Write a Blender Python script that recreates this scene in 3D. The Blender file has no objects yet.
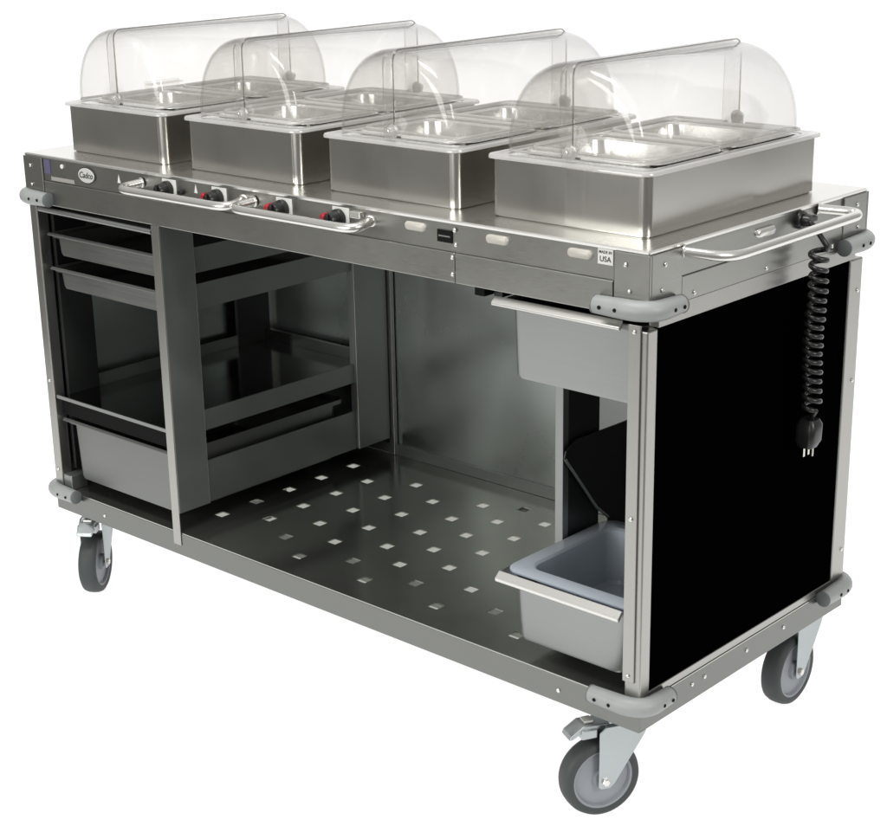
import bpy, bmesh, math, random
from mathutils import Vector, Matrix, Euler
random.seed(4)
scene = bpy.context.scene
col = scene.collection
Z0 = 0.129                      # frame bottom datum above the floor
# ------------------------------------------------------------------ camera
YAW, PIT, ROL = 0.7505, -0.3208, -0.0216
fw = Vector((-math.sin(YAW)*math.cos(PIT), math.cos(YAW)*math.cos(PIT), math.sin(PIT)))
rt = Vector((math.cos(YAW), math.sin(YAW), 0)); up = rt.cross(fw)
r2 = rt*math.cos(ROL)+up*math.sin(ROL); u2 = -rt*math.sin(ROL)+up*math.cos(ROL)
cam = bpy.data.cameras.new('camera'); cam_o = bpy.data.objects.new('camera', cam); col.objects.link(cam_o)
cam_o.matrix_world = Matrix(((r2.x, u2.x, -fw.x, 3.1784), (r2.y, u2.y, -fw.y, -2.1053), (r2.z, u2.z, -fw.z, 1.4979+Z0), (0, 0, 0, 1)))
cam.sensor_fit = 'HORIZONTAL'; cam.sensor_width = 36; cam.lens = 1654.2/887*36
cam.shift_x = 15.8/887; cam.shift_y = 12.2/887; cam.clip_end = 200
scene.camera = cam_o
# ------------------------------------------------------------------ world
w = bpy.data.worlds.new('World'); scene.world = w; w.use_nodes = True
nt = w.node_tree; nt.nodes.clear()
out = nt.nodes.new('ShaderNodeOutputWorld'); bg = nt.nodes.new('ShaderNodeBackground')
tc = nt.nodes.new('ShaderNodeTexCoord'); sep = nt.nodes.new('ShaderNodeSeparateXYZ')
ramp = nt.nodes.new('ShaderNodeValToRGB'); mr = nt.nodes.new('ShaderNodeMapRange')
nt.links.new(tc.outputs['Generated'], sep.inputs[0])
nt.links.new(sep.outputs['Z'], mr.inputs['Value']); mr.inputs['From Min'].default_value = -0.3; mr.inputs['From Max'].default_value = 1
nt.links.new(mr.outputs[0], ramp.inputs[0])
ramp.color_ramp.elements[0].color = (0.30, 0.30, 0.285, 1)
ramp.color_ramp.elements[1].color = (0.75, 0.75, 0.74, 1)
e = ramp.color_ramp.elements.new(0.42); e.color = (0.42, 0.41, 0.39, 1)
nt.links.new(ramp.outputs[0], bg.inputs['Color']); bg.inputs['Strength'].default_value = 1.0
nt.links.new(bg.outputs[0], out.inputs[0])
# ------------------------------------------------------------------ lamps
def area(name, loc, target, size, size_y, energy, colr=(1, 1, 1)):
    l = bpy.data.lights.new(name, 'AREA'); l.shape = 'RECTANGLE'; l.size = size; l.size_y = size_y; l.energy = energy; l.color = colr
    o = bpy.data.objects.new(name, l); col.objects.link(o); o.location = loc
    o.rotation_euler = (Vector(target)-Vector(loc)).to_track_quat('-Z', 'Y').to_euler(); return o
area('overhead_softbox', (1.2, -0.6, 3.6), (0.9, 0.3, 0.9), 1.6, 1.0, 55, (1, 0.985, 0.96))
area('front_fill', (0.4, -4.2, 1.8), (0.9, 0.6, 0.45), 3.2, 1.8, 92, (1, 1, .98))  # added fill light, brightens the dark shelf and rack interior
area('side_softbox', (4.6, -0.4, 2.4), (1.6, 0.3, 0.8), 1.2, 1.2, 45, (1, 0.99, 0.97))
scene.view_settings.view_transform = 'Standard'; scene.view_settings.look = 'None'
scene.view_settings.exposure = 0; scene.view_settings.gamma = 1
scene.render.engine = 'CYCLES'
scene.cycles.max_bounces = 14; scene.cycles.transparent_max_bounces = 40; scene.cycles.glossy_bounces = 8; scene.cycles.caustics_reflective = False
# ------------------------------------------------------------------ materials
def pm(name, c, rough=0.5, metal=0.0, spec=0.5, emis=None, coat=0.0):
    m = bpy.data.materials.new(name); m.use_nodes = True; b = m.node_tree.nodes['Principled BSDF']
    b.inputs['Base Color'].default_value = (*c, 1); b.inputs['Roughness'].default_value = rough
    b.inputs['Metallic'].default_value = metal; b.inputs['Specular IOR Level'].default_value = spec
    b.inputs['Coat Weight'].default_value = coat
    if emis: b.inputs['Emission Color'].default_value = (*c, 1); b.inputs['Emission Strength'].default_value = emis
    return m
def noise_rough(m, c, scale, r0, r1, c0, c1, bump=0.0, detail=3):
    """streaky noise drives roughness, a slight tone change and fine bump"""
    n = m.node_tree; b = n.nodes['Principled BSDF']
    t = n.nodes.new('ShaderNodeTexCoord'); mp = n.nodes.new('ShaderNodeMapping'); mp.inputs['Scale'].default_value = scale
    nz = n.nodes.new('ShaderNodeTexNoise'); nz.inputs['Scale'].default_value = 1; nz.inputs['Detail'].default_value = detail
    n.links.new(t.outputs['Object'], mp.inputs[0]); n.links.new(mp.outputs[0], nz.inputs['Vector'])
    a = n.nodes.new('ShaderNodeMapRange'); a.inputs['To Min'].default_value = r0; a.inputs['To Max'].default_value = r1
    a.inputs['From Min'].default_value = 0.3; a.inputs['From Max'].default_value = 0.7
    n.links.new(nz.outputs['Fac'], a.inputs['Value']); n.links.new(a.outputs[0], b.inputs['Roughness'])
    nz2 = n.nodes.new('ShaderNodeTexNoise'); nz2.inputs['Scale'].default_value = 4.0; nz2.inputs['Detail'].default_value = 4
    n.links.new(t.outputs['Object'], nz2.inputs['Vector'])
    sm = n.nodes.new('ShaderNodeMath'); sm.operation = 'MULTIPLY_ADD'; sm.inputs[1].default_value = .16; sm.inputs[2].default_value = -.08
    sa = n.nodes.new('ShaderNodeMath'); sa.operation = 'ADD'
    n.links.new(nz2.outputs['Fac'], sm.inputs[0]); n.links.new(sm.outputs[0], sa.inputs[0]); n.links.new(a.outputs[0], sa.inputs[1]); n.links.new(sa.outputs[0], b.inputs['Roughness'])
    mixf = n.nodes.new('ShaderNodeMath'); mixf.operation = 'ADD'
    h1 = n.nodes.new('ShaderNodeMath'); h1.operation = 'MULTIPLY'; h1.inputs[1].default_value = 0.5
    h2 = n.nodes.new('ShaderNodeMath'); h2.operation = 'MULTIPLY'; h2.inputs[1].default_value = 0.5
    n.links.new(nz.outputs['Fac'], h1.inputs[0]); n.links.new(nz2.outputs['Fac'], h2.inputs[0])
    n.links.new(h1.outputs[0], mixf.inputs[0]); n.links.new(h2.outputs[0], mixf.inputs[1])
    cr = n.nodes.new('ShaderNodeMapRange'); cr.inputs['From Min'].default_value = 0.35; cr.inputs['From Max'].default_value = 0.65
    cr.inputs['To Min'].default_value = c0; cr.inputs['To Max'].default_value = c1
    n.links.new(mixf.outputs[0], cr.inputs['Value'])
    vm = n.nodes.new('ShaderNodeVectorMath'); vm.operation = 'SCALE'; vm.inputs[0].default_value = c
    n.links.new(cr.outputs[0], vm.inputs['Scale']); n.links.new(vm.outputs[0], b.inputs['Base Color'])
    if bump:
        bp = n.nodes.new('ShaderNodeBump'); bp.inputs['Strength'].default_value = bump; bp.inputs['Distance'].default_value = 0.001
        n.links.new(nz.outputs['Fac'], bp.inputs['Height']); n.links.new(bp.outputs[0], b.inputs['Normal'])
    return m
SC = (0.345, 0.345, 0.325)
steel = noise_rough(pm('brushed_steel', SC, .3, 1), SC, (40, 40, 1500), .28, .36, .975, 1.025, .01)
steel_v = noise_rough(pm('brushed_steel_upright', SC, .3, 1), (0.40, 0.395, 0.375), (1500, 1500, 40), .30, .38, .975, 1.025, .01)
SD = (0.72, 0.71, 0.68)
deck_m = noise_rough(pm('deck_steel', SD, .3, 1), SD, (40, 1500, 1500), .27, .30, .99, 1.01, 0)
wsteel = noise_rough(pm('warmer_steel', SC, .2, 1), (0.58, 0.57, 0.535), (500, 500, 4), .215, .235, .985, 1.015, 0)
shelf_m = noise_rough(pm('shelf_steel', SC, .2, .92), (0.42, 0.43, 0.39), (5, 5, 5), .13, .22, .9, 1.1, 0)
inner_m = noise_rough(pm('inner_steel', SC, .35, .8), (0.30, 0.315, 0.30), (300, 5, 5), .28, .42, .92, 1.08, .02)
rshelf_m = noise_rough(pm('rack_shelf_steel', SC, .2, 1), (0.30, 0.31, 0.30), (4, 4, 4), .10, .16, .95, 1.05, 0)
skirt_m = noise_rough(pm('darkened_skirt_steel', SC, .3, 1), (0.205, 0.21, 0.198), (40, 1500, 1500), .30, .38, .975, 1.025, .01)  # same frame steel, colour darkened to offset the sweep's bright reflection
back_m = noise_rough(pm('back_panel_steel', SC, .2, 1), (0.60, 0.645, 0.63), (3, 3, 3), .24, .32, .88, 1.12, 0)
pan_m = noise_rough(pm('satin_pan_steel', (.3, .3, .3), .4, 1), (0.31, 0.32, 0.315), (5, 5, 300), .38, .46, .95, 1.05, .02)
panl_m = noise_rough(pm('shaded_pan_steel', (.3, .3, .3), .4, 1), (0.22, 0.225, 0.215), (5, 5, 300), .38, .46, .95, 1.05, .02)  # left pans: same steel, their dimmer light put into the colour
lip_m = pm('polished_lip_steel', (0.72, 0.71, 0.68), .28, .85)
chrome = pm('satin_chrome', (0.74, 0.73, 0.70), .27, 1)
zinc = noise_rough(pm('zinc_plate', (.6, .65, .66), .35, 1), (0.43, 0.46, 0.465), (20, 20, 20), .3, .5, .9, 1.1, 0)
tyre_m = noise_rough(pm('grey_rubber', (.03, .035, .035), .6), (0.038, 0.045, 0.045), (30, 30, 30), .5, .7, .9, 1.1, 0)
hub_m = noise_rough(pm('hub_plastic', (.28, .3, .34), .45), (0.255, 0.272, 0.295), (20, 20, 20), .4, .55, .95, 1.05, 0)
bump_m = noise_rough(pm('bumper_vinyl', (.3, .31, .31), .45), (0.30, 0.315, 0.31), (40, 40, 40), .36, .5, .95, 1.05, .05)
bump_d = noise_rough(pm('bumper_cap_vinyl', (.1, .11, .11), .5), (0.13, 0.145, 0.145), (40, 40, 40), .4, .55, .95, 1.05, .05)
black_m = pm('black_laminate', (0.0006, 0.0006, 0.0006), .6, 0, 0.0)
knob_m = pm('black_knob_plastic', (0.012, 0.013, 0.012), .28)
dark_m = pm('dark_hole', (0.008, 0.008, 0.008), .8, 0, .1)
darkp_m = noise_rough(pm('dark_plate', (.02, .022, .02), .4, 0), (0.016, 0.018, 0.017), (4, 4, 4), .25, .4, .8, 1.2, 0)
cord_m = pm('black_cord_rubber', (0.010, 0.010, 0.010), .32)
red_m = pm('red_lamp_plastic', (0.45, 0.015, 0.03), .25)
white_m = pm('white_plate_plastic', (0.72, 0.72, 0.69), .35)
ivory_m = pm('frosted_lamp_cover', (0.50, 0.48, 0.43), .3)
purple_m = pm('purple_sticker', (0.10, 0.09, 0.17), .4)
clears_m = pm('grey_sticker', (0.32, 0.31, 0.29), .2)
ink_m = pm('black_ink', (0.03, 0.03, 0.03), .5)
badge_m = pm('badge_silver', (0.62, 0.62, 0.60), .3, .2)
foodpan_m = noise_rough(pm('food_pan_steel', (.5, .5, .5), .25, .85), (0.80, 0.80, 0.78), (30, 30, 30), .18, .3, .95, 1.05, 0)
brass_m = pm('prong_metal', (.7, .68, .6), .25, 1)

def clear_mat(name, tint, gloss_ior, haze, haze_col=(.9, .89, .87), edge=(.72, .715, .705)):
    m = bpy.data.materials.new(name); m.use_nodes = True; n = m.node_tree; n.nodes.clear()
    o = n.nodes.new('ShaderNodeOutputMaterial'); tr = n.nodes.new('ShaderNodeBsdfTransparent'); tr.inputs[0].default_value = (*tint, 1)
    gl = n.nodes.new('ShaderNodeBsdfGlossy'); gl.inputs['Roughness'].default_value = .06
    lw = n.nodes.new('ShaderNodeLayerWeight'); lw.inputs['Blend'].default_value = .5
    pw = n.nodes.new('ShaderNodeMath'); pw.operation = 'POWER'; pw.inputs[1].default_value = 4.2
    fr = n.nodes.new('ShaderNodeMapRange'); fr.inputs['To Min'].default_value = gloss_ior; fr.inputs['To Max'].default_value = .75
    n.links.new(lw.outputs['Facing'], pw.inputs[0]); n.links.new(pw.outputs[0], fr.inputs['Value'])
    df = n.nodes.new('ShaderNodeBsdfDiffuse'); df.inputs[0].default_value = (*haze_col, 1)
    m1 = n.nodes.new('ShaderNodeMixShader'); m1.inputs[0].default_value = haze
    tl = n.nodes.new('ShaderNodeBsdfTranslucent'); tl.inputs[0].default_value = (*haze_col, 1); hz = n.nodes.new('ShaderNodeMixShader'); hz.inputs[0].default_value = .5
    n.links.new(df.outputs[0], hz.inputs[1]); n.links.new(tl.outputs[0], hz.inputs[2])
    m2 = n.nodes.new('ShaderNodeMixShader')
    t = n.nodes.new('ShaderNodeTexCoord'); nz = n.nodes.new('ShaderNodeTexNoise'); nz.inputs['Scale'].default_value = 9
    bp = n.nodes.new('ShaderNodeBump'); bp.inputs['Strength'].default_value = .12; bp.inputs['Distance'].default_value = .01
    n.links.new(t.outputs['Object'], nz.inputs['Vector']); n.links.new(nz.outputs['Fac'], bp.inputs['Height']); n.links.new(bp.outputs[0], gl.inputs['Normal'])
    p2 = n.nodes.new('ShaderNodeMath'); p2.operation = 'POWER'; p2.inputs[1].default_value = 3.2
    ab = n.nodes.new('ShaderNodeMixRGB'); ab.inputs[1].default_value = (*tint, 1); ab.inputs[2].default_value = (*edge, 1)
    n.links.new(lw.outputs['Facing'], p2.inputs[0]); n.links.new(p2.outputs[0], ab.inputs[0]); n.links.new(ab.outputs[0], tr.inputs[0])
    n.links.new(tr.outputs[0], m1.inputs[1]); n.links.new(hz.outputs[0], m1.inputs[2])
    n.links.new(fr.outputs[0], m2.inputs[0]); n.links.new(m1.outputs[0], m2.inputs[1]); n.links.new(gl.outputs[0], m2.inputs[2])
    n.links.new(m2.outputs[0], o.inputs[0]); return m
dome_m = clear_mat('clear_polycarbonate', (.985, .981, .976), .035, .022)
rim_m = clear_mat('frosted_polycarbonate', (.96, .96, .95), .10, .55, (1, .99, .975))
knobc_m = clear_mat('clear_knob_plastic', (.98, .98, .97), .12, .35, (1, .99, .975), (.93, .93, .92))
edge_m = clear_mat('thick_polycarbonate', (.62, .61, .60), .05, .06)
dimmer_m = clear_mat('hole_dimming_sheet', (.78, .785, .75), .02, .05, (.5, .5, .47), (.45, .45, .43))  # tint for the made-up sheet that greys the shelf holes
liner_m = clear_mat('blue_tinted_liner', (.80, .87, .95), .05, .74, (.88, .94, 1.0), (.68, .76, .84))

# ------------------------------------------------------------------ geometry helpers
WP = {}
def tag(o, label=None, cat=None, group=None, kind=None):
    for k, v in (('label', label), ('category', cat), ('group', group), ('kind', kind)):
        if v: o[k] = v
    return o
def empty(name, loc, label, cat, group=None):
    o = bpy.data.objects.new(name, None); col.objects.link(o); o.location = loc; o.empty_display_size = .05
    WP[o.name] = Vector(loc); return tag(o, label, cat, group)
def obj(name, bm, mat, parent=None, smooth=None, bevel=0.0, seg=2, solid=0.0):
    """link a bmesh as one object; its vertices are given in cart space (z from the frame datum)"""
    bmesh.ops.transform(bm, matrix=Matrix.Translation((0, 0, Z0)), verts=bm.verts)
    xs = [v.co for v in bm.verts]
    c = Vector([(min(p[i] for p in xs)+max(p[i] for p in xs))/2 for i in range(3)])
    bmesh.ops.transform(bm, matrix=Matrix.Translation(-c), verts=bm.verts)
    if smooth is not None:
        for f in bm.faces: f.smooth = True
    me = bpy.data.meshes.new(name); bm.to_mesh(me); bm.free()
    o = bpy.data.objects.new(name, me); col.objects.link(o); me.materials.append(mat)
    if smooth is not None:
        me.set_sharp_from_angle(angle=math.radians(smooth))
    WP[o.name] = c.copy()
    if parent is not None: o.parent = parent; o.location = c-WP[parent.name]
    else: o.location = c
    if solid:
        md = o.modifiers.new('thick', 'SOLIDIFY'); md.thickness = solid; md.offset = -1
    if bevel:
        md = o.modifiers.new('bevel', 'BEVEL'); md.width = bevel; md.segments = seg; md.limit_method = 'ANGLE'; md.angle_limit = math.radians(40)
    return o
def B(*boxes):
    bm = bmesh.new()
    for (x0, x1, y0, y1, z0, z1) in boxes:
        m = Matrix.Translation(((x0+x1)/2, (y0+y1)/2, (z0+z1)/2)) @ Matrix.Diagonal((x1-x0, y1-y0, z1-z0, 1))
        bmesh.ops.create_cube(bm, size=1, matrix=m)
    return bm
def rr(x0, x1, y0, y1, r, z, n=5):
    """rounded rectangle loop"""
    pts = []
    for cx, cy, a0 in ((x1-r, y0+r, -90), (x1-r, y1-r, 0), (x0+r, y1-r, 90), (x0+r, y0+r, 180)):
        for i in range(n+1):
            a = math.radians(a0+90*i/n); pts.append((cx+r*math.cos(a), cy+r*math.sin(a), z))
    return pts
def loft(loops, cap0=True, cap1=True, closed=False):
    bm = bmesh.new(); L = [[bm.verts.new(p) for p in lp] for lp in loops]; n = len(L[0])
    pairs = list(zip(L, L[1:])) + ([(L[-1], L[0])] if closed else [])
    for a, b in pairs:
        for i in range(n): bm.faces.new((a[i], a[(i+1) % n], b[(i+1) % n], b[i]))
    if not closed:
        if cap0: bm.faces.new(L[0][::-1])
        if cap1: bm.faces.new(L[-1])
    bmesh.ops.recalc_face_normals(bm, faces=bm.faces); return bm
def tube(bm, path, r, sides=10, caps=True, radii=None):
    path = [Vector(p) for p in path]; rings = []; nrm = None
    for i, p in enumerate(path):
        t = (path[min(i+1, len(path)-1)]-path[max(i-1, 0)]).normalized()
        if nrm is None:
            nrm = t.orthogonal().normalized()
        nrm = (nrm - t*nrm.dot(t)).normalized(); bi = t.cross(nrm)
        rad = radii[i] if radii else r
        rings.append([bm.verts.new(p+(nrm*math.cos(2*math.pi*k/sides)+bi*math.sin(2*math.pi*k/sides))*rad) for k in range(sides)])
    for a, b in zip(rings, rings[1:]):
        for k in range(sides): bm.faces.new((a[k], a[(k+1) % sides], b[(k+1) % sides], b[k]))
    if caps: bm.faces.new(rings[0][::-1]); bm.faces.new(rings[-1])
    return bm
def fillet(path, r, n=7):
    P = [Vector(p) for p in path]; out = [P[0]]
    for a, b, c in zip(P, P[1:], P[2:]):
        u = (a-b); v = (c-b); ru = min(r, u.length*.49); rv = min(r, v.length*.49)
        p0 = b+u.normalized()*ru; p2 = b+v.normalized()*rv
        for i in range(n+1):
            t = i/n; out.append(p0*(1-t)**2+b*2*t*(1-t)+p2*t*t)
    out.append(P[-1]); return out
def lathe(bm, prof, axis_mat, seg=40):
    """prof: (radius, along) pairs, closed ring profile, revolved about local z then axis_mat"""
    rings = []
    for k in range(seg):
        a = 2*math.pi*k/seg
        rings.append([bm.verts.new(axis_mat @ Vector((r*math.cos(a), r*math.sin(a), h))) for r, h in prof])
    m = len(prof)
    for k in range(seg):
        A, Bb = rings[k], rings[(k+1) % seg]
        for i in range(m):
            j = (i+1) % m
            try: bm.faces.new((A[i], A[j], Bb[j], Bb[i]))
            except ValueError: pass
    bmesh.ops.remove_doubles(bm, verts=bm.verts, dist=1e-6)
    bmesh.ops.recalc_face_normals(bm, faces=bm.faces); return bm
def cyl(p, axis, r, h, seg=20, dome=0.0):
    """cylinder starting at p along axis"""
    q = Vector(axis).to_track_quat('Z', 'Y').to_matrix().to_4x4(); M = Matrix.Translation(p) @ q
    prof = [(0, 0), (r, 0), (r, h*.7), (r*.85, h), (0, h+dome)]
    bm = bmesh.new(); rings = []
    for k in range(seg):
        a = 2*math.pi*k/seg; rings.append([bm.verts.new(M @ Vector((rr_*math.cos(a), rr_*math.sin(a), hh))) for rr_, hh in prof])
    for k in range(seg):
        A, C = rings[k], rings[(k+1) % seg]
        for i in range(len(prof)-1):
            bm.faces.new((A[i], C[i], C[i+1], A[i+1]))
    bmesh.ops.remove_doubles(bm, verts=bm.verts, dist=1e-6)
    bmesh.ops.recalc_face_normals(bm, faces=bm.faces)
    return bm
def quadprism(pts, off):
    """polygon pts extruded by vector off"""
    bm = bmesh.new(); a = [bm.verts.new(p) for p in pts]; b = [bm.verts.new(Vector(p)+Vector(off)) for p in pts]; n = len(pts)
    bm.faces.new(a); bm.faces.new(b[::-1])
    for i in range(n): bm.faces.new((a[i], b[i], b[(i+1) % n], a[(i+1) % n]))
    bmesh.ops.recalc_face_normals(bm, faces=bm.faces); return bm
def join(*bms):
    out = bmesh.new()
    for b in bms:
        me = bpy.data.meshes.new('tmp'); b.to_mesh(me); b.free(); out.from_mesh(me); bpy.data.meshes.remove(me)
    return out
def copy_tree(o, delta=(0, 0, 0), parent=None):
    c = o.copy(); col.objects.link(c); WP[c.name] = WP[o.name]+Vector(delta)
    if parent is None: c.location = o.location+Vector(delta)
    else: c.parent = parent
    for ch in list(o.children): copy_tree(ch, delta, c)
    return c
def text_mesh(s, size, M, shear=0.0, depth=.0004):
    cu = bpy.data.curves.new('txt', 'FONT'); cu.body = s; cu.size = size; cu.align_x = 'CENTER'; cu.align_y = 'CENTER'; cu.shear = shear; cu.extrude = depth; cu.offset = size*.012
    o = bpy.data.objects.new('txt', cu); col.objects.link(o); dg = bpy.context.evaluated_depsgraph_get()
    me = bpy.data.meshes.new_from_object(o.evaluated_get(dg)); bm = bmesh.new(); bm.from_mesh(me)
    bmesh.ops.transform(bm, matrix=M, verts=bm.verts)
    bpy.data.objects.remove(o); bpy.data.curves.remove(cu); bpy.data.meshes.remove(me); return bm
FRONT = Matrix.Rotation(math.radians(90), 4, 'X')      # text facing -y

# ------------------------------------------------------------------ setting: white sweep on a grey studio floor
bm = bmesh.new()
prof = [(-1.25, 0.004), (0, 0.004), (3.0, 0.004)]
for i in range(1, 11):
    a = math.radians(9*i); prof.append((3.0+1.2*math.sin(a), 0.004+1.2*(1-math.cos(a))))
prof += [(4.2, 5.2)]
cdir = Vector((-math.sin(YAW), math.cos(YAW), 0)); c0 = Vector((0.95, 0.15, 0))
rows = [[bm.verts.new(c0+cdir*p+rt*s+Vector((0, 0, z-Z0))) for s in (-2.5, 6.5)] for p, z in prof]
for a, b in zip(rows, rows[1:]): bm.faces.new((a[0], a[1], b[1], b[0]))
sweep_m = pm('glowing_white_sweep', (1, 1, 1), .7, 0, 0.0, emis=.92)  # glow added to the sweep so the ground stays white without shadows
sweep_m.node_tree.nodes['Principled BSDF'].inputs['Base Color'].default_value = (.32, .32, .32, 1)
o = obj('studio_sweep', bm, sweep_m, smooth=30); tag(o, 'seamless white studio sweep with added glow curving up behind the cart', kind='structure')
bm = B((-9, 11, -9, 11, -Z0-.05, -Z0)); o = obj('studio_floor', bm, noise_rough(pm('concrete', (.2, .2, .2), .6), (0.20, 0.195, 0.185), (2, 2, 2), .5, .8, .85, 1.15, 0))
tag(o, 'dark grey studio floor around the white sweep', kind='structure')

# ------------------------------------------------------------------ the cart
L, D = 1.70, 0.695
cart = empty('serving_cart', (L/2, D/2, 0), 'long stainless steel mobile buffet cart with black end panel, open shelf and swivel casters', 'serving cart')
zt, zg, zb, zl, z0 = .93, .8735, .8192, .1338, .0801
# deck and housing
obj('deck_top', loft([rr(.000, L, 0, D, .004, zt-.006), rr(-.001, L+.001, -.001, D+.001, .004, zt-.002), rr(.002, L-.002, .002, D-.002, .004, zt)]), deck_m, cart, bevel=.0)
obj('heater_housing', B((.004, L-.004, .004, D-.004, zb+.002, zt-.006)), inner_m, cart)
obj('control_panel', B((.068, 1.630, .0015, .0045, zg+.001, zt-.006)), steel, cart)
obj('front_fascia', B((.068, 1.2885, -.0015, .0045, zb, zg)), steel, cart, bevel=.0018)
obj('front_fascia', B((1.2895, 1.630, -.0015, .0045, zb, zg)), steel, cart, bevel=.0018)
obj('side_fascia', B((L-.0045, L+.001, .090, .622, zb+.012, zg)), steel, cart, bevel=.0012)
obj('outlet_panel', B((L-.0045, L-.0015, .090, .622, zg+.001, zt-.006)), steel, cart)
obj('side_rail', B((L-.02, L-.0005, .030, .665, .800, zb+.0115)), steel_v, cart, bevel=.001)
obj('left_side_fascia', B((-.001, .0045, .090, .605, zb, zt-.006)), steel, cart)
obj('rear_fascia', B((.068, 1.632, D-.0045, D+.001, zb, zt-.006)), steel, cart)
def corner(name, cx, sx, cy, sy):
    X = lambda a, b: tuple(sorted((cx+sx*a, cx+sx*b))); Y = lambda a, b: tuple(sorted((cy+sy*a, cy+sy*b)))
    obj(name, join(B((*X(-.0025, .067), *Y(-.0025, .0038), zb-.001, zt-.0065)), B((*X(-.0025, .0038), *Y(.0038, .088), zb-.001, zt-.0065))), steel, cart, bevel=.001)
corner('corner_plate', 0, 1, 0, 1); corner('corner_plate', L, -1, 0, 1); corner('corner_plate', 0, 1, D, -1); corner('corner_plate', L, -1, D, -1)
# posts
obj('post', B((L-.034, L-.0005, .000, .0285, zl+.0005, .7995)), steel_v, cart, bevel=.003, seg=3)
obj('mounting_flange', B((1.6645, 1.688, -.0035, -.0002, .172, .808)), steel_v, cart, bevel=.0008)
obj('post', B((.000, .027, 0, .03, zl+.0005, zb-.002)), steel_v, cart, bevel=.003, seg=3)
obj('post', B((L-.034, L, .648, D, zl+.0005, .7995)), steel_v, cart, bevel=.003, seg=3)
obj('post', B((.000, .034, .648, D, zl+.0005, zb-.002)), steel_v, cart, bevel=.003, seg=3)
# end panels, back panel
p = obj('end_panel', B((L-.008, L-.004, .028, .649, .149, .8005)), black_m, cart); p['label'] = 'solid black end panel'
obj('panel_sill', B((L-.02, L-.0015, .0285, .648, zl+.0005, .1488)), steel_v, cart, bevel=.001)
obj('inner_end_panel', B((L-.016, L-.010, .030, .648, .149, .8015)), inner_m, cart)
obj('left_end_panel', B((.006, .010, .030, .648, zl, zb)), back_m, cart)
obj('back_panel', B((.034, L-.036, D-.010, D-.006, zl+.001, zb)), back_m, cart)
obj('light_back_strip', B((1.06, 1.22, D-.016, D-.0105, zl+.001, zb)), pan_m, cart)
obj('lower_back_lip', B((.034, L-.036, D-.018, D-.0108, zl+.001, .160)), inner_m, cart)
# lower shelf with punched square holes
hx = [.450, .553, .660, .763, .868, .957, 1.048, 1.155, 1.26, 1.36]
ya = [.132, .236, .340, .444, .551]; yb = [.078, .183, .287, .392, .496, .590]
holes = []
for i, x in enumerate(hx):
    for y in (ya if i in (0, 2, 4, 6, 8) else yb):
        if x == .763 and y > .55 or x == .553 and (y < .08 or y > .55) or y == .590 and x not in (.957,): continue
        holes.append((x-.0125, x+.0125, y-.0125, y+.0125))
xs = sorted({0.0, L} | {round(h[k], 4) for h in holes for k in (0, 1)}); ys = sorted({0.0, D} | {round(h[k], 4) for h in holes for k in (2, 3)})
bm = bmesh.new(); vv = {}
def gv(i, j):
    if (i, j) not in vv: vv[(i, j)] = bm.verts.new((xs[i], ys[j], zl))
    return vv[(i, j)]
for i in range(len(xs)-1):
    for j in range(len(ys)-1):
        cx, cy = (xs[i]+xs[i+1])/2, (ys[j]+ys[j+1])/2
        if any(h[0] < cx < h[1] and h[2] < cy < h[3] for h in holes): continue
        bm.faces.new((gv(i, j), gv(i+1, j), gv(i+1, j+1), gv(i, j+1)))
obj('perforated_shelf', bm, shelf_m, cart, solid=.0025)
t = .0025
obj('shelf_skirt', join(B((0, L, -.0008, t, z0, zl-.0026)), B((0, t, t, D-t, z0, zl-.0026)), B((L-t, L, t, D-t, z0, zl-.0026)), B((0, L, D-t, D, z0, zl-.0026)),
     B((0, L, t, .02, z0, z0+.002)), B((0, L, D-.02, D-t, z0, z0+.002))), skirt_m, cart, bevel=.0006)
obj('hole_shading_web', B((.52, 1.45, .151, .156, .084, .1305)), inner_m, cart)  # unseen web added under the shelf to darken the front hole rows
obj('hole_dimmer', B((.30, 1.60, .05, .64, .1295, .1305)), dimmer_m, cart)  # invented sheet, dims the white ground seen through the holes
obj('corner_gusset', B((.0275, .058, .004, .05, zl+.0005, .170)), inner_m, cart, bevel=.002)
# rack on the left: columns, rails, shelf
obj('front_strip', B((.441, .466, -.0032, -.0012, .104, zb-.001)), steel_v, cart, bevel=.0006)
obj('front_column', B((.442, .4655, -.0008, .088, .178, zb)), inner_m, cart, bevel=.0015)
obj('rear_column', B((.442, .4655, .560, .667, .178, zb)), inner_m, cart, bevel=.0015)
obj('rear_pole', B((.458, .476, .671, .682, zl+.001, zb)), pan_m, cart, bevel=.001)
obj('front_column', B((.029, .040, .034, .12, .178, zb)), darkp_m, cart)
obj('rear_column', B((.029, .040, .560, .667, .178, zb)), darkp_m, cart)
for (a, b) in ((.700, .756), (.620, .676), (.345, .392), (.178, .274)):
    obj('pan_rail', join(B((.452, .4555, .089, .559, a, b)), B((.443, .4518, .089, .559, a, a+.003))), inner_m, cart)
    obj('pan_rail', join(B((.034, .0375, .121, .559, a, b)), B((.038, .046, .121, .559, a, a+.003))), inner_m, cart)
obj('rack_shelf', join(B((.041, .4415, .012, .664, .3615, .3635)), B((.041, .4415, .650, .660, .364, .392))), rshelf_m, cart)
obj('shelf_nosing', join(B((.030, .4405, .004, .0075, .3585, .3665))), pan_m, cart)
o = obj('shelf_valance', B((.030, .4405, .020, .024, .316, .3570)), dark_m, cart)
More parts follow.
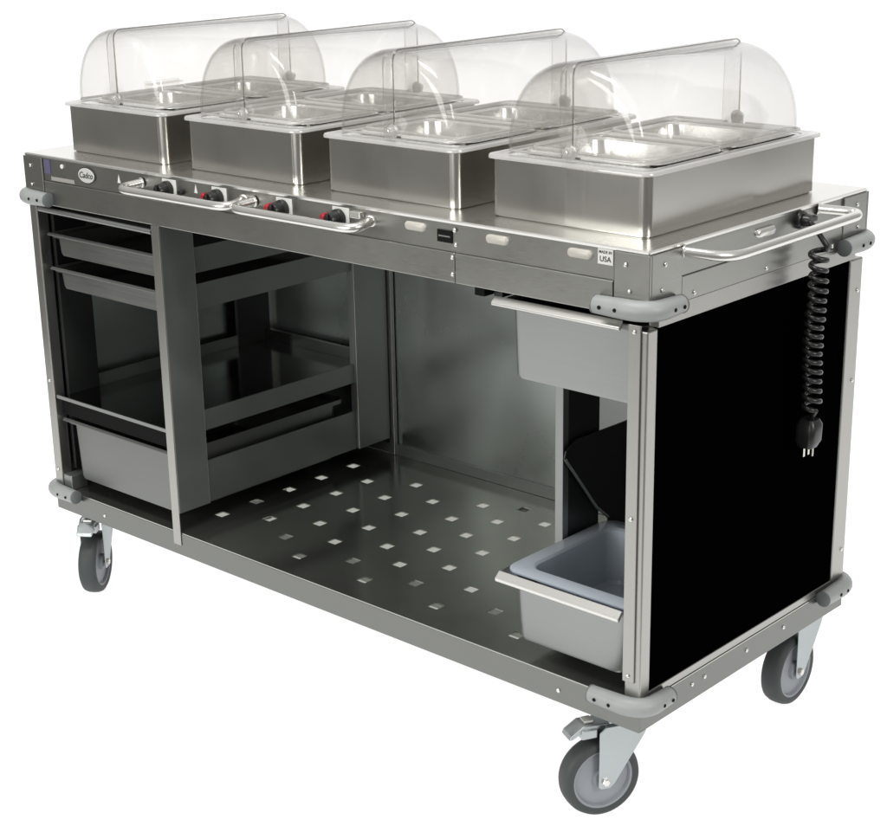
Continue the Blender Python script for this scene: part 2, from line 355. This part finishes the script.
# right rack hardware
obj('right_pole', B((1.350, 1.369, .205, .222, zl+.001, .80)), pan_m, cart, bevel=.001)
obj('right_column', B((1.358, 1.3685, .2222, .318, zl+.001, .80)), darkp_m, cart)
y_ = [(1.374, .238, .486), (1.374, .62, .478), (1.374, .62, .20), (1.374, .36, .20), (1.374, .338, .300), (1.374, .300, .332), (1.374, .200, .456), (1.374, .205, .470)]
p = obj('bin_bracket', quadprism(y_, (.0025, 0, 0)), darkp_m, cart); p['label'] = 'black angled side plate behind the open lower pan'
obj('bracket_edge', tube(bmesh.new(), [(1.377, .202, .455), (1.377, .300, .331), (1.377, .338, .299)], .003, 6), inner_m, cart)
obj('slide_rail', B((1.352, 1.371, .03, .60, .800, .812)), darkp_m, cart)
obj('slide_stop', B((1.325, 1.347, .01, .04, .802, .816)), dark_m, cart)

# bumpers at the corners
def bumper(cx, sx, cy, sy, z, r=.0185, l1=.094, l2=.070):
    X = lambda a: cx+sx*a; Y = lambda a: cy+sy*a; e = -.013
    path = fillet([(X(l1), Y(e), z), (X(e), Y(e), z), (X(e), Y(l2), z)], .05, 10)
    rad = [r*.9]+[r]*(len(path)-2)+[r*.9]
    b = obj('corner_bumper', tube(bmesh.new(), path, r, 18, True, rad), bump_m, cart, smooth=50, bevel=.0)
    for (p, ax, q) in (((X(l1), Y(e), z), (sx, 0, 0), 0), ((X(e), Y(l2), z), (0, sy, 0), 0)):
        obj('end_cap', cyl(p, ax, r*.93, .004, 18), bump_d, b, smooth=30)
    for a in (.076, .045):
        obj('screw_hole', cyl((X(a), Y(e-r*.96), z), (0, -sy, 0), .0034, .0015, 10), dark_m, b)
    for a in (.058, .032):
        obj('screw_hole', cyl((X(e-r*.96), Y(a), z), (-sx, 0, 0), .0034, .0015, 10), dark_m, b)
for z in (.834, .131):
    k = .0172
    bumper(L, -1, 0, 1, z, k); bumper(0, 1, 0, 1, z, k); bumper(L, -1, D, -1, z, k, .08, .098); bumper(0, 1, D, -1, z, k)

# rivets
riv = [((x, -.003, z), (0, -1, 0)) for x, z in ((1.656, .904), (1.664, .861), (.024, .904), (.024, .861))]
riv += [((x, -.001, z), (0, -1, 0)) for x, z in ((1.290, .914), (1.2835, .865), (1.2835, .835))] + [((1.290, .0015, .888), (0, -1, 0))]
riv += [((L+.0025, y, z), (1, 0, 0)) for y, z in ((.040, .903), (.033, .862), (.655, .905), (.662, .862))]
riv += [((L+.001, y, z), (1, 0, 0)) for y, z in ((.127, .8405), (.348, .8405), (.573, .8405))]
riv += [((L, .680, z), (1, 0, 0)) for z in (.737, .559, .207)]
riv += [((1.676, -.0035, z), (0, -1, 0)) for z in (.797, .474, .184)] + [((x, -.0008, .104), (0, -1, 0)) for x in (.186, 1.523)]
riv += [((L, y, .112), (1, 0, 0)) for y in (.16, .20, .34, .47)] + [((.014, 0, .18), (0, -1, 0)), ((.014, 0, .40), (0, -1, 0))]
for p, ax in riv: obj('rivet', cyl(p, ax, .0042, .0022, 12, .0008), chrome, cart, smooth=40)

# control panel furniture
plates = [(.487, .531), (.643, .687), (.832, .876), (.986, 1.030)]
kx = [.505, .661, .850, 1.003]
for i, (a, b) in enumerate(plates):
    pl = obj('knob_plate', B((a, b, -.001, .0014, .879, .9215)), white_m, cart, bevel=.0008)
    k = obj('control_knob', join(cyl((kx[i], -.0012, .9), (0, -1, 0), .0185, .010, 24), cyl((kx[i], -.011, .9), (0, -1, 0), .0150, .018, 24)), knob_m, cart, smooth=35)
    obj('knob_grip', B((kx[i]-.003, kx[i]+.003, -.033, -.0288, .886, .914)), knob_m, k, bevel=.001)
for x in (.624, .813, .968): obj('indicator_lamp', cyl((x, .001, .900), (0, -1, 0), .007, .012, 14, .002), red_m, cart, smooth=40)
obj('dark_button', cyl((.549, .001, .899), (0, -1, 0), .006, .009, 14, .001), knob_m, cart, smooth=40)
obj('latch_box', B((1.042, 1.068, -.012, .0012, .908, .920)), lip_m, cart, bevel=.001)
obj('panel_screw', cyl((.139, .0014, .911), (0, -1, 0), .005, .003, 10), white_m, cart)
for x, z in ((.340, .905), (.592, .911)): obj('panel_mark', quadprism([(x-.005, .0012, z-.009), (x+.005, .0012, z-.009), (x, .0012, z+.009)], (0, -.0008, 0)), white_m, cart)
def oval(cx, cz, hw, hh, y, side=False):
    pts = []
    for s, a0 in ((1, -90), (-1, 90)):
        for i in range(9):
            a = math.radians(a0+180*i/8); pts.append((s*(hw-hh)+hh*math.cos(a), hh*math.sin(a)))
    P3 = lambda d, k: [((cx+u*k, y-d, cz+v*k) if not side else (L-.0015+d, cx+u*k, cz+v*k)) for u, v in pts]
    return loft([P3(0, 1), P3(.004, .97), P3(.0065, .8)])
for x in (1.196, 1.386, 1.562): obj('lamp_cover', oval(x, .909, .025, .0078, .0015), ivory_m, cart, smooth=60)
obj('lamp_cover', oval(.342, .906, .030, .008, 0, True), lip_m, cart, smooth=60)
sp = obj('black_socket', B((1.248, 1.283, -.001, .0014, .889, .911)), dark_m, cart, bevel=.0008)
obj('socket_slot', B((1.252, 1.279, -.0016, -.0011, .899, .9015)), inner_m, sp)
st = obj('origin_sticker', B((1.598, 1.6285, .0006, .0014, .8975, .9235)), white_m, cart)
obj('lettering', text_mesh('MADE IN', .0066, Matrix.Translation((1.6132, .0004, .9175)) @ FRONT, 0, .0002), ink_m, st)
obj('lettering', text_mesh('USA', .0125, Matrix.Translation((1.6132, .0004, .9060)) @ FRONT, 0, .0002), ink_m, st)
obj('purple_sticker', B((.071, .094, .0004, .0014, .890, .9215)), purple_m, cart)
obj('grey_sticker', B((.095, .180, .0004, .0014, .8765, .885)), clears_m, cart)
def ell(cx, cz, a, b, y0, y1):
    lp = lambda y, k: [(cx+a*k*math.cos(2*math.pi*i/36), y, cz+b*k*math.sin(2*math.pi*i/36)) for i in range(36)]
    return loft([lp(y0, 1), lp(y1, 1), lp(y1-.0006, .97)])
bd = obj('oval_badge', ell(.228, .9005, .031, .0185, .0014, -.0005), ink_m, cart)
obj('badge_face', ell(.228, .9005, .028, .0160, -.0011, -.0018), badge_m, bd)
obj('lettering', text_mesh('Cadco', .0185, Matrix.Translation((.228, -.0027, .9005)) @ FRONT, .25, .0002), ink_m, bd)

# push handles
def handle(path, mat=chrome):
    f = fillet(path, .045, 9); h = obj('push_handle', tube(bmesh.new(), f, .0090, 16), mat, cart, smooth=50)
    for p, q in ((f[0], f[1]), (f[-1], f[-2])): obj('mounting_collar', cyl(p, (q-p), .0112, .004, 16), lip_m, h, smooth=40)
handle([(.418, .001, .9055), (.404, -.056, .899), (.752, -.056, .899), (.738, .001, .9055)])
handle([(.768, .001, .9055), (.755, -.056, .899), (1.098, -.056, .899), (1.085, .001, .9055)])
handle([(L-.002, .095, .914), (L+.066, .130, .906), (L+.062, .575, .908), (L-.002, .515, .918)])

# coiled power cord hanging from the side outlet
N = 16
pc = obj('power_cord', tube(bmesh.new(), fillet([(L-.001, .455, .905), (L+.022, .452, .908), (L+.034, .456, .893), (L+.055, .456, .868)], .02, 6)
     + [Vector((L+.040+(.0138+.0010*math.sin(i*.13))*math.cos(2*math.pi*i/N)+.002*math.sin(i*.03), .456+.0140*math.sin(2*math.pi*i/N), .862-.0177*i/N-(.005*math.sin(i*.021)))) for i in range(N*17)]
     + [Vector((L+.044, .458, .553)), Vector((L+.040, .458, .538))], .0050, 9), cord_m, cart, smooth=60)
obj('outlet_gland', join(cyl((L-.0015, .455, .908), (1, 0, 0), .017, .010, 20), cyl((L+.008, .455, .908), (1, 0, 0), .011, .014, 16)), knob_m, pc, smooth=40)
obj('outlet_clamp', join(B((L-.001, L+.010, .470, .500, .900, .910))), knob_m, pc, bevel=.002)
obj('plug', loft([rr(L+.024, L+.052, .446, .476, .008, .545, 4), rr(L+.018, L+.058, .440, .480, .010, .535, 4), rr(L+.018, L+.058, .438, .478, .010, .505, 4), rr(L+.024, L+.052, .442, .472, .008, .492, 4)]), cord_m, pc, smooth=40)
for dy in (-.008, .008): obj('prong', B((L+.035, L+.0365, .457+dy-.003, .457+dy+.003, .474, .4918)), brass_m, pc)
obj('prong', cyl((L+.048, .457, .492), (0, 0, -1), .0025, .016, 10), brass_m, pc)

# casters
def caster(px, py, ang, brake=True, name_label=None):
    """ang: trailing direction in degrees"""
    t = Vector((math.cos(math.radians(ang)), math.sin(math.radians(ang)), 0)); n = Vector((-t.y, t.x, 0))
    zf = z0-.002; R = .0750; P = Vector((px, py, 0)); axle = P+t*.050+Vector((0, 0, -Z0+R+.0042))
    Mx = lambda: Matrix((( t.x, n.x, 0, 0), (t.y, n.y, 0, 0), (0, 0, 1, 0), (0, 0, 0, 1)))
    def loc(bm, o): bmesh.ops.transform(bm, matrix=Matrix.Translation(o) @ Mx(), verts=bm.verts); return bm
    c = obj('caster', loc(join(B((-.050, .050, -.042, .042, zf-.005, zf)), cyl((0, 0, zf-.005), (0, 0, -1), .030, .014, 24)), P), zinc, cart, bevel=.001)
    if name_label: c['label'] = name_label
    # fork: two cheeks and a crown
    zc = zf-.019; ax = axle-P; hz = ax.z
    side = [(-.030, zc), (.050, zc), (.062, zc-.010), (.063, hz-.010), (.058, hz-.014), (.040, hz-.014), (.031, hz-.006), (-.026, zc-.026), (-.032, zc-.012)]
    bms = []
    for s in (-1, 1):
        y0 = s*.0265
        bms.append(quadprism([(a, y0, b) for a, b in side], (0, s*.003, 0)))
    bms.append(B((-.027, .048, -.0263, .0263, zc-.003, zc)))
    obj('fork', loc(join(*bms), P), zinc, c, bevel=.0012)
    A = Matrix.Translation(axle) @ Mx() @ Matrix.Rotation(math.radians(-90), 4, 'X') @ Matrix.Diagonal((1, 1, 1.28, 1))
    ty = [(.0578, -.0155), (.066, -.0165), (.0715, -.0140), (R-.0006, -.008), (R, 0), (R-.0006, .008), (.0715, .0140), (.066, .0165), (.0578, .0155)]
    wl = obj('wheel', lathe(bmesh.new(), [(.004, -.0165), (.018, -.0165), (.0195, -.0105), (.051, -.0095), (.0540, -.014), (.0579, -.0150), (.0579, .0150), (.0540, .014), (.051, .0095), (.0195, .0105), (.018, .0165), (.004, .0165)], A, 48), hub_m, c, smooth=35)
    obj('tyre', lathe(bmesh.new(), ty, A, 56), tyre_m, c, smooth=50)
    for s in (-1, 1): obj('axle_bolt', cyl(axle+n*(s*.0292), n*s, .0075, .006, 6), lip_m, c)
    if brake:
        zp = zc-.006
        pd = [(.040, zp+.008), (.088, zp+.010), (.112, zp-.006), (.116, zp-.014), (.108, zp-.012), (.086, zp+.001), (.040, zp-.004)]
        obj('brake_pedal', loc(join(quadprism([(a, -.019, b) for a, b in pd], (0, .038, 0)), B((.064, .094, -.0235, .0235, zp-.014, zp+.003))), P), zinc, c, bevel=.002)
        obj('brake_clip', loc(B((.066, .084, -.010, .010, zp+.010, zp+.0155)), P), lip_m, c, bevel=.001)
caster(1.620, .068, 242, True)
caster(.052, .075, -54, True)
caster(1.633, .662, 270, False)
caster(.085, .620, 200, False)

# ------------------------------------------------------------------ pans
def pan_bm(x0, x1, y0, y1, zr, zbm, rim, taper, rc=.022, th=.0015, lip=.010, ff=1.0, fr=1.0):
    i = rim; t = taper
    o = lambda k, z, r: rr(x0+k, x1-k*fr, y0+k*ff, y1-k, r, z)
    return loft([o(i+t+.006, zbm+th, rc*.8), o(i+t, zbm+.006+th, rc), o(i+.002, zr-.004, rc), o(i-.003, zr, rc+.003), o(.003, zr, rc+.004), o(0, zr-.002, rc+.006),
                 o(0, zr-lip, rc+.006), o(.0015, zr-lip, rc+.005), o(.0015, zr-.003, rc+.005), o(i-.001, zr-.003, rc+.002), o(i+.0005, zr-.005, rc+.001), o(i+t-.001, zbm+.006, rc), o(i+t+.006, zbm, rc*.8)], True, True)
def storage_pan(x0, x1, y0, y1, zr, zbm, label, rim=.03, taper=.008, mt=None, ff=.25, fr=1.0):
    r = empty('storage_pan', ((x0+x1)/2, (y0+y1)/2, zbm+Z0), label, 'pan', 'deep steel pans held in the cart racks')
    obj('pan_body', pan_bm(x0, x1, y0+.008, y1, zr, zbm, rim, taper, rc=.022 if fr == 1 else .012, ff=ff, fr=fr), mt or pan_m, r, smooth=35)
    return r
def front_lip(r, x0, x1, y, z, mat, h=.018, d=.017):
    """rolled front lip, sloping forward"""
    p = [(x0, y, z), (x0, y-d, z-h*.55), (x0, y-d, z-h*.85), (x0, y-d+.003, z-h), (x0, y, z-h*.55)]
    return obj('front_lip', quadprism(p, (x1-x0, 0, 0)), mat, r, bevel=.0015)
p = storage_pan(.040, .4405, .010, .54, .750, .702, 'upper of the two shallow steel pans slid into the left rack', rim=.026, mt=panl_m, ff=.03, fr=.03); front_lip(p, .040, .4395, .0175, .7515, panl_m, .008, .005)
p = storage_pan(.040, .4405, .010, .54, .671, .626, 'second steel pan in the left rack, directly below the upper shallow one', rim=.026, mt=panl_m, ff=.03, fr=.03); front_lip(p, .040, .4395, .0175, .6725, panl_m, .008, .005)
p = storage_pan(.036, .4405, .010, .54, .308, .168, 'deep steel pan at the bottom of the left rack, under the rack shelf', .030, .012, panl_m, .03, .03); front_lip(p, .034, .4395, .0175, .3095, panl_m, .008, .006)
o = obj('tray_slide', join(tube(bmesh.new(), [(.034, .004, .806), (.437, .004, .803)], .0065, 12), B((.034, .437, .006, .50, .806, .808))), pan_m, cart, smooth=50)
p = storage_pan(1.372, 1.6900, .010, .56, .800, .663, 'grey steel pan hanging at the top right, under the fascia', .020, .006); front_lip(p, 1.372, 1.645, .0085, .8085, lip_m, .017, .011)
p = storage_pan(1.366, 1.6900, .004, .350, .288, .166, 'open steel pan at the lower right, holding a blue tinted liner', .032, .008); front_lip(p, 1.380, 1.6560, .0045, .2975, lip_m, .020, .012)
# blue tinted liner sitting in that pan
o = obj('clear_food_box', pan_bm(1.374, 1.6850, .022, .344, .2955, .185, .034, .010, .026, .002, .005), liner_m, None, smooth=35)
tag(o, 'blue tinted translucent plastic food box set inside the lower right steel pan', 'food box')

# ------------------------------------------------------------------ food warmers on the deck
wx0, pitch, ww, wy0, wd, wh = .0746, .4116, .3337, .0731, .5308, .1005
def make_warmer(x):
    r = empty('food_warmer', (x+ww/2, wy0+wd/2, zt+Z0), '', 'food warmer', 'food warmers standing in a row on the cart deck')
    a, b, c, d = x, x+ww, wy0, wy0+wd
    R = .016
    o = lambda k, z, rad=R: rr(a+k, b-k, c+k, d-k, rad, z, 7)
    obj('warmer_body', loft([o(.004, zt+.0005), o(.004, zt+.003), o(0, zt+.003), o(0, zt+wh), o(.003, zt+wh), o(.003, zt+wh-.004), o(.02, zt+.02)], False, True), wsteel, r, smooth=35)
    obj('front_wrap', quadprism([(a+ww*.50, c-.0001, zt+.0045), (a+ww*.50, c-.0022, zt+.0045), (b-R-.001, c-.0006, zt+.0045), (b-R+.001, c-.0001, zt+.0045)], (0, 0, wh-.0055)), wsteel, r)
    zr = zt+wh
    # moulded frame round the well with two pan openings
    bm = bmesh.new()
    X = [a-.008, a+.028, b-.028, b+.008]; Y = [c-.009, c+.050, c+.262, c+.285, d-.030, d+.009]
    k = lambda m, z, rad: rr(a-.009+m, b+.009-m, c-.010+m, d+.010-m, rad, z, 7)
    obj('moulded_rim', loft([k(.000, zr+.002, .024), k(.000, zr+.006, .024), k(.002, zr+.0085, .022), k(.009, zr+.0095, .02), k(.014, zr+.0075, .02), k(.026, zr+.0075, .018), k(.026, zr+.0058, .018), k(.006, zr+.0025, .02)], closed=True), rim_m, r, smooth=40)
    obj('pan_carrier', B((a+.0175, b-.0175, c+.0165, c+.052, zr+.001, zr+.006), (a+.0175, b-.0175, c+.266, c+.284, zr+.001, zr+.006), (a+.0175, b-.0175, d-.032, d-.0165, zr+.001, zr+.006),
        (a+.0175, a+.026, c+.052, d-.032, zr+.001, zr+.006), (b-.026, b-.0175, c+.052, d-.032, zr+.001, zr+.006)), foodpan_m, r, bevel=.001)
    return r
def make_food_pan(x, y0, y1):
    r = empty('food_pan', (x+ww/2, (y0+y1)/2, zt+.02+Z0), '', 'food pan', 'steel food pans sunk into the warmers')
    zr = zt+wh+.0115
    obj('pan_basin', pan_bm(x+.022, x+ww-.022, y0, y1, zr, zt+.030, .024, .014, .030, .0012, .003), foodpan_m, r, smooth=35)
    # raised bead that runs round the rim
    lp = rr(x+.034, x+ww-.034, y0+.012, y1-.012, .028, zr+.0025, 6); 
    lp = [(a, b, c+.0016*math.sin(a*55+b*38)) for a, b, c in lp]
    bm = bmesh.new(); tube(bm, lp+lp[:1], .0042, 8, False); obj('rim_bead', bm, rim_m, r, smooth=60)
    return r
def shell(x, rx, h, y0, y1, a0, a1, zb_, px, n=30, f=.020):
    """quarter-turn clear shell: curved sheet with rounded ends and flat sector end walls"""
    bm = bmesh.new(); st = []
    st.append((.02, y0)); st.append((.45, y0)); st.append((1-f/rx, y0))
    for i in range(1, 6):
        q = math.radians(90*i/5); st.append((1-f/rx*(1-math.sin(q)), y0+f*(1-math.cos(q))))
    for i in range(4, -1, -1):
        q = math.radians(90*i/5); st.append((1-f/rx*(1-math.sin(q)), y1-f*(1-math.cos(q))))
    st += [(.45, y1), (.02, y1)]
    cols = []
    for i in range(n+1):
        a = math.radians(a0+(a1-a0)*i/n); ca, sa = math.cos(a), math.sin(a)
        # slightly squared arch
        m = (abs(ca)**2.25+abs(sa)**2.25)**(-1/2.25)
        cols.append([bm.verts.new((px+s*(x+rx*m*ca-px), y, zb_+h*s*m*sa)) for s, y in st])
    for A, C in zip(cols, cols[1:]):
        for j in range(len(st)-1): bm.faces.new((A[j], C[j], C[j+1], A[j+1]))
    bmesh.ops.recalc_face_normals(bm, faces=bm.faces); return bm
def edge_path(x, rx, h, y0, y1, a, zb_, px, f=.020):
    a = math.radians(a); ca, sa = math.cos(a), math.sin(a); m = (abs(ca)**2.25+abs(sa)**2.25)**(-1/2.25)
    P_ = []
    st = [(.10, y0), (1-f/rx, y0)]+[(1-f/rx*(1-math.sin(math.radians(90*i/5))), y0+f*(1-math.cos(math.radians(90*i/5)))) for i in range(1, 6)]
    st += [(s, y0+y1-y) for s, y in st[::-1]]
    return [(px+s*(x+rx*m*ca-px), y, zb_+h*s*m*sa) for s, y in st]
def make_cover(x):
    cx = x+ww/2; zc = zt+wh+.013; y0, y1 = wy0+.012, wy0+wd-.012
    r = empty('roll_top_cover', (cx, wy0+wd/2, zc+Z0), '', 'warmer cover', 'clear roll-top covers on the warmers')
    s1 = obj('outer_shell', shell(cx, .146, .158, y0, y1, 88.5, 180, zc, cx+.004), dome_m, r, smooth=60, solid=.0028)
    s2 = obj('inner_shell', shell(cx, .1415, .1535, y0+.005, y1-.005, 0, 101, zc, cx-.028), dome_m, r, smooth=60, solid=.0028)
    obj('shell_edge', tube(bmesh.new(), edge_path(cx, .1455, .1575, y0, y1, 88.5, zc, cx+.004), .0014, 6), edge_m, s1, smooth=60)
    
    for s, sh in ((-1, s1), (1, s2)):
        obj('base_bead', tube(bmesh.new(), fillet([(cx+s*.02, y0+.002, zc+.002), (cx+s*.143, y0+.002, zc+.002), (cx+s*.143, y1-.002, zc+.002), (cx+s*.02, y1-.002, zc+.002)], .02, 5), .0024, 6), rim_m, sh, smooth=60)
        obj('lift_tab', B((min(cx+s*.143, cx+s*.162), max(cx+s*.143, cx+s*.162), wy0+wd/2-.05, wy0+wd/2+.05, zc+.010, zc+.013), (min(cx+s*.160, cx+s*.163), max(cx+s*.160, cx+s*.163), wy0+wd/2-.05, wy0+wd/2+.05, zc+.002, zc+.018)), dome_m, sh, bevel=.001)
    for y, s in ((y0-.004, -1), (y1+.004, 1)):
        obj('pivot', join(cyl((cx, y, zc+.012), (0, s, 0), .0085, .009, 16), cyl((cx, y-s*.006, zc+.012), (0, s, 0), .013, .004, 16)), knobc_m, r, smooth=40)
        obj('pivot_bracket', B((cx-.011, cx+.011, y-.006, y+.002, zc-.002, zc+.016)), knobc_m, r, bevel=.001)
        obj('rivet_pin', cyl((cx, y+s*.009, zc+.012), (0, s, 0), .003, .002, 10), lip_m, r)
    return r
pos = ['leftmost', 'second from the left', 'third from the left', 'rightmost']
near = ['above the oval badge', 'above the first two black knobs', 'above the last black knobs', 'beside the hanging cord end']
w0 = make_warmer(wx0); p0 = make_food_pan(wx0, wy0+.050, wy0+.268); p1 = make_food_pan(wx0, wy0+.280, wy0+wd-.028); c0_ = make_cover(wx0)
for i in range(4):
    d = (pitch*i, 0, 0)
    W_, A_, Bp, C_ = (w0, p0, p1, c0_) if i == 0 else [copy_tree(q, d) for q in (w0, p0, p1, c0_)]
    W_['label'] = 'rectangular steel food warmer on the deck, %s of the four' % pos[i]
    A_['label'] = 'steel food pan in the front half of the %s warmer' % pos[i].replace(' from the left', '-from-left')
    Bp['label'] = 'steel food pan in the rear half of the %s warmer' % pos[i].replace(' from the left', '-from-left')
    C_['label'] = 'clear plastic roll-top cover on the warmer, %s of the four' % pos[i]
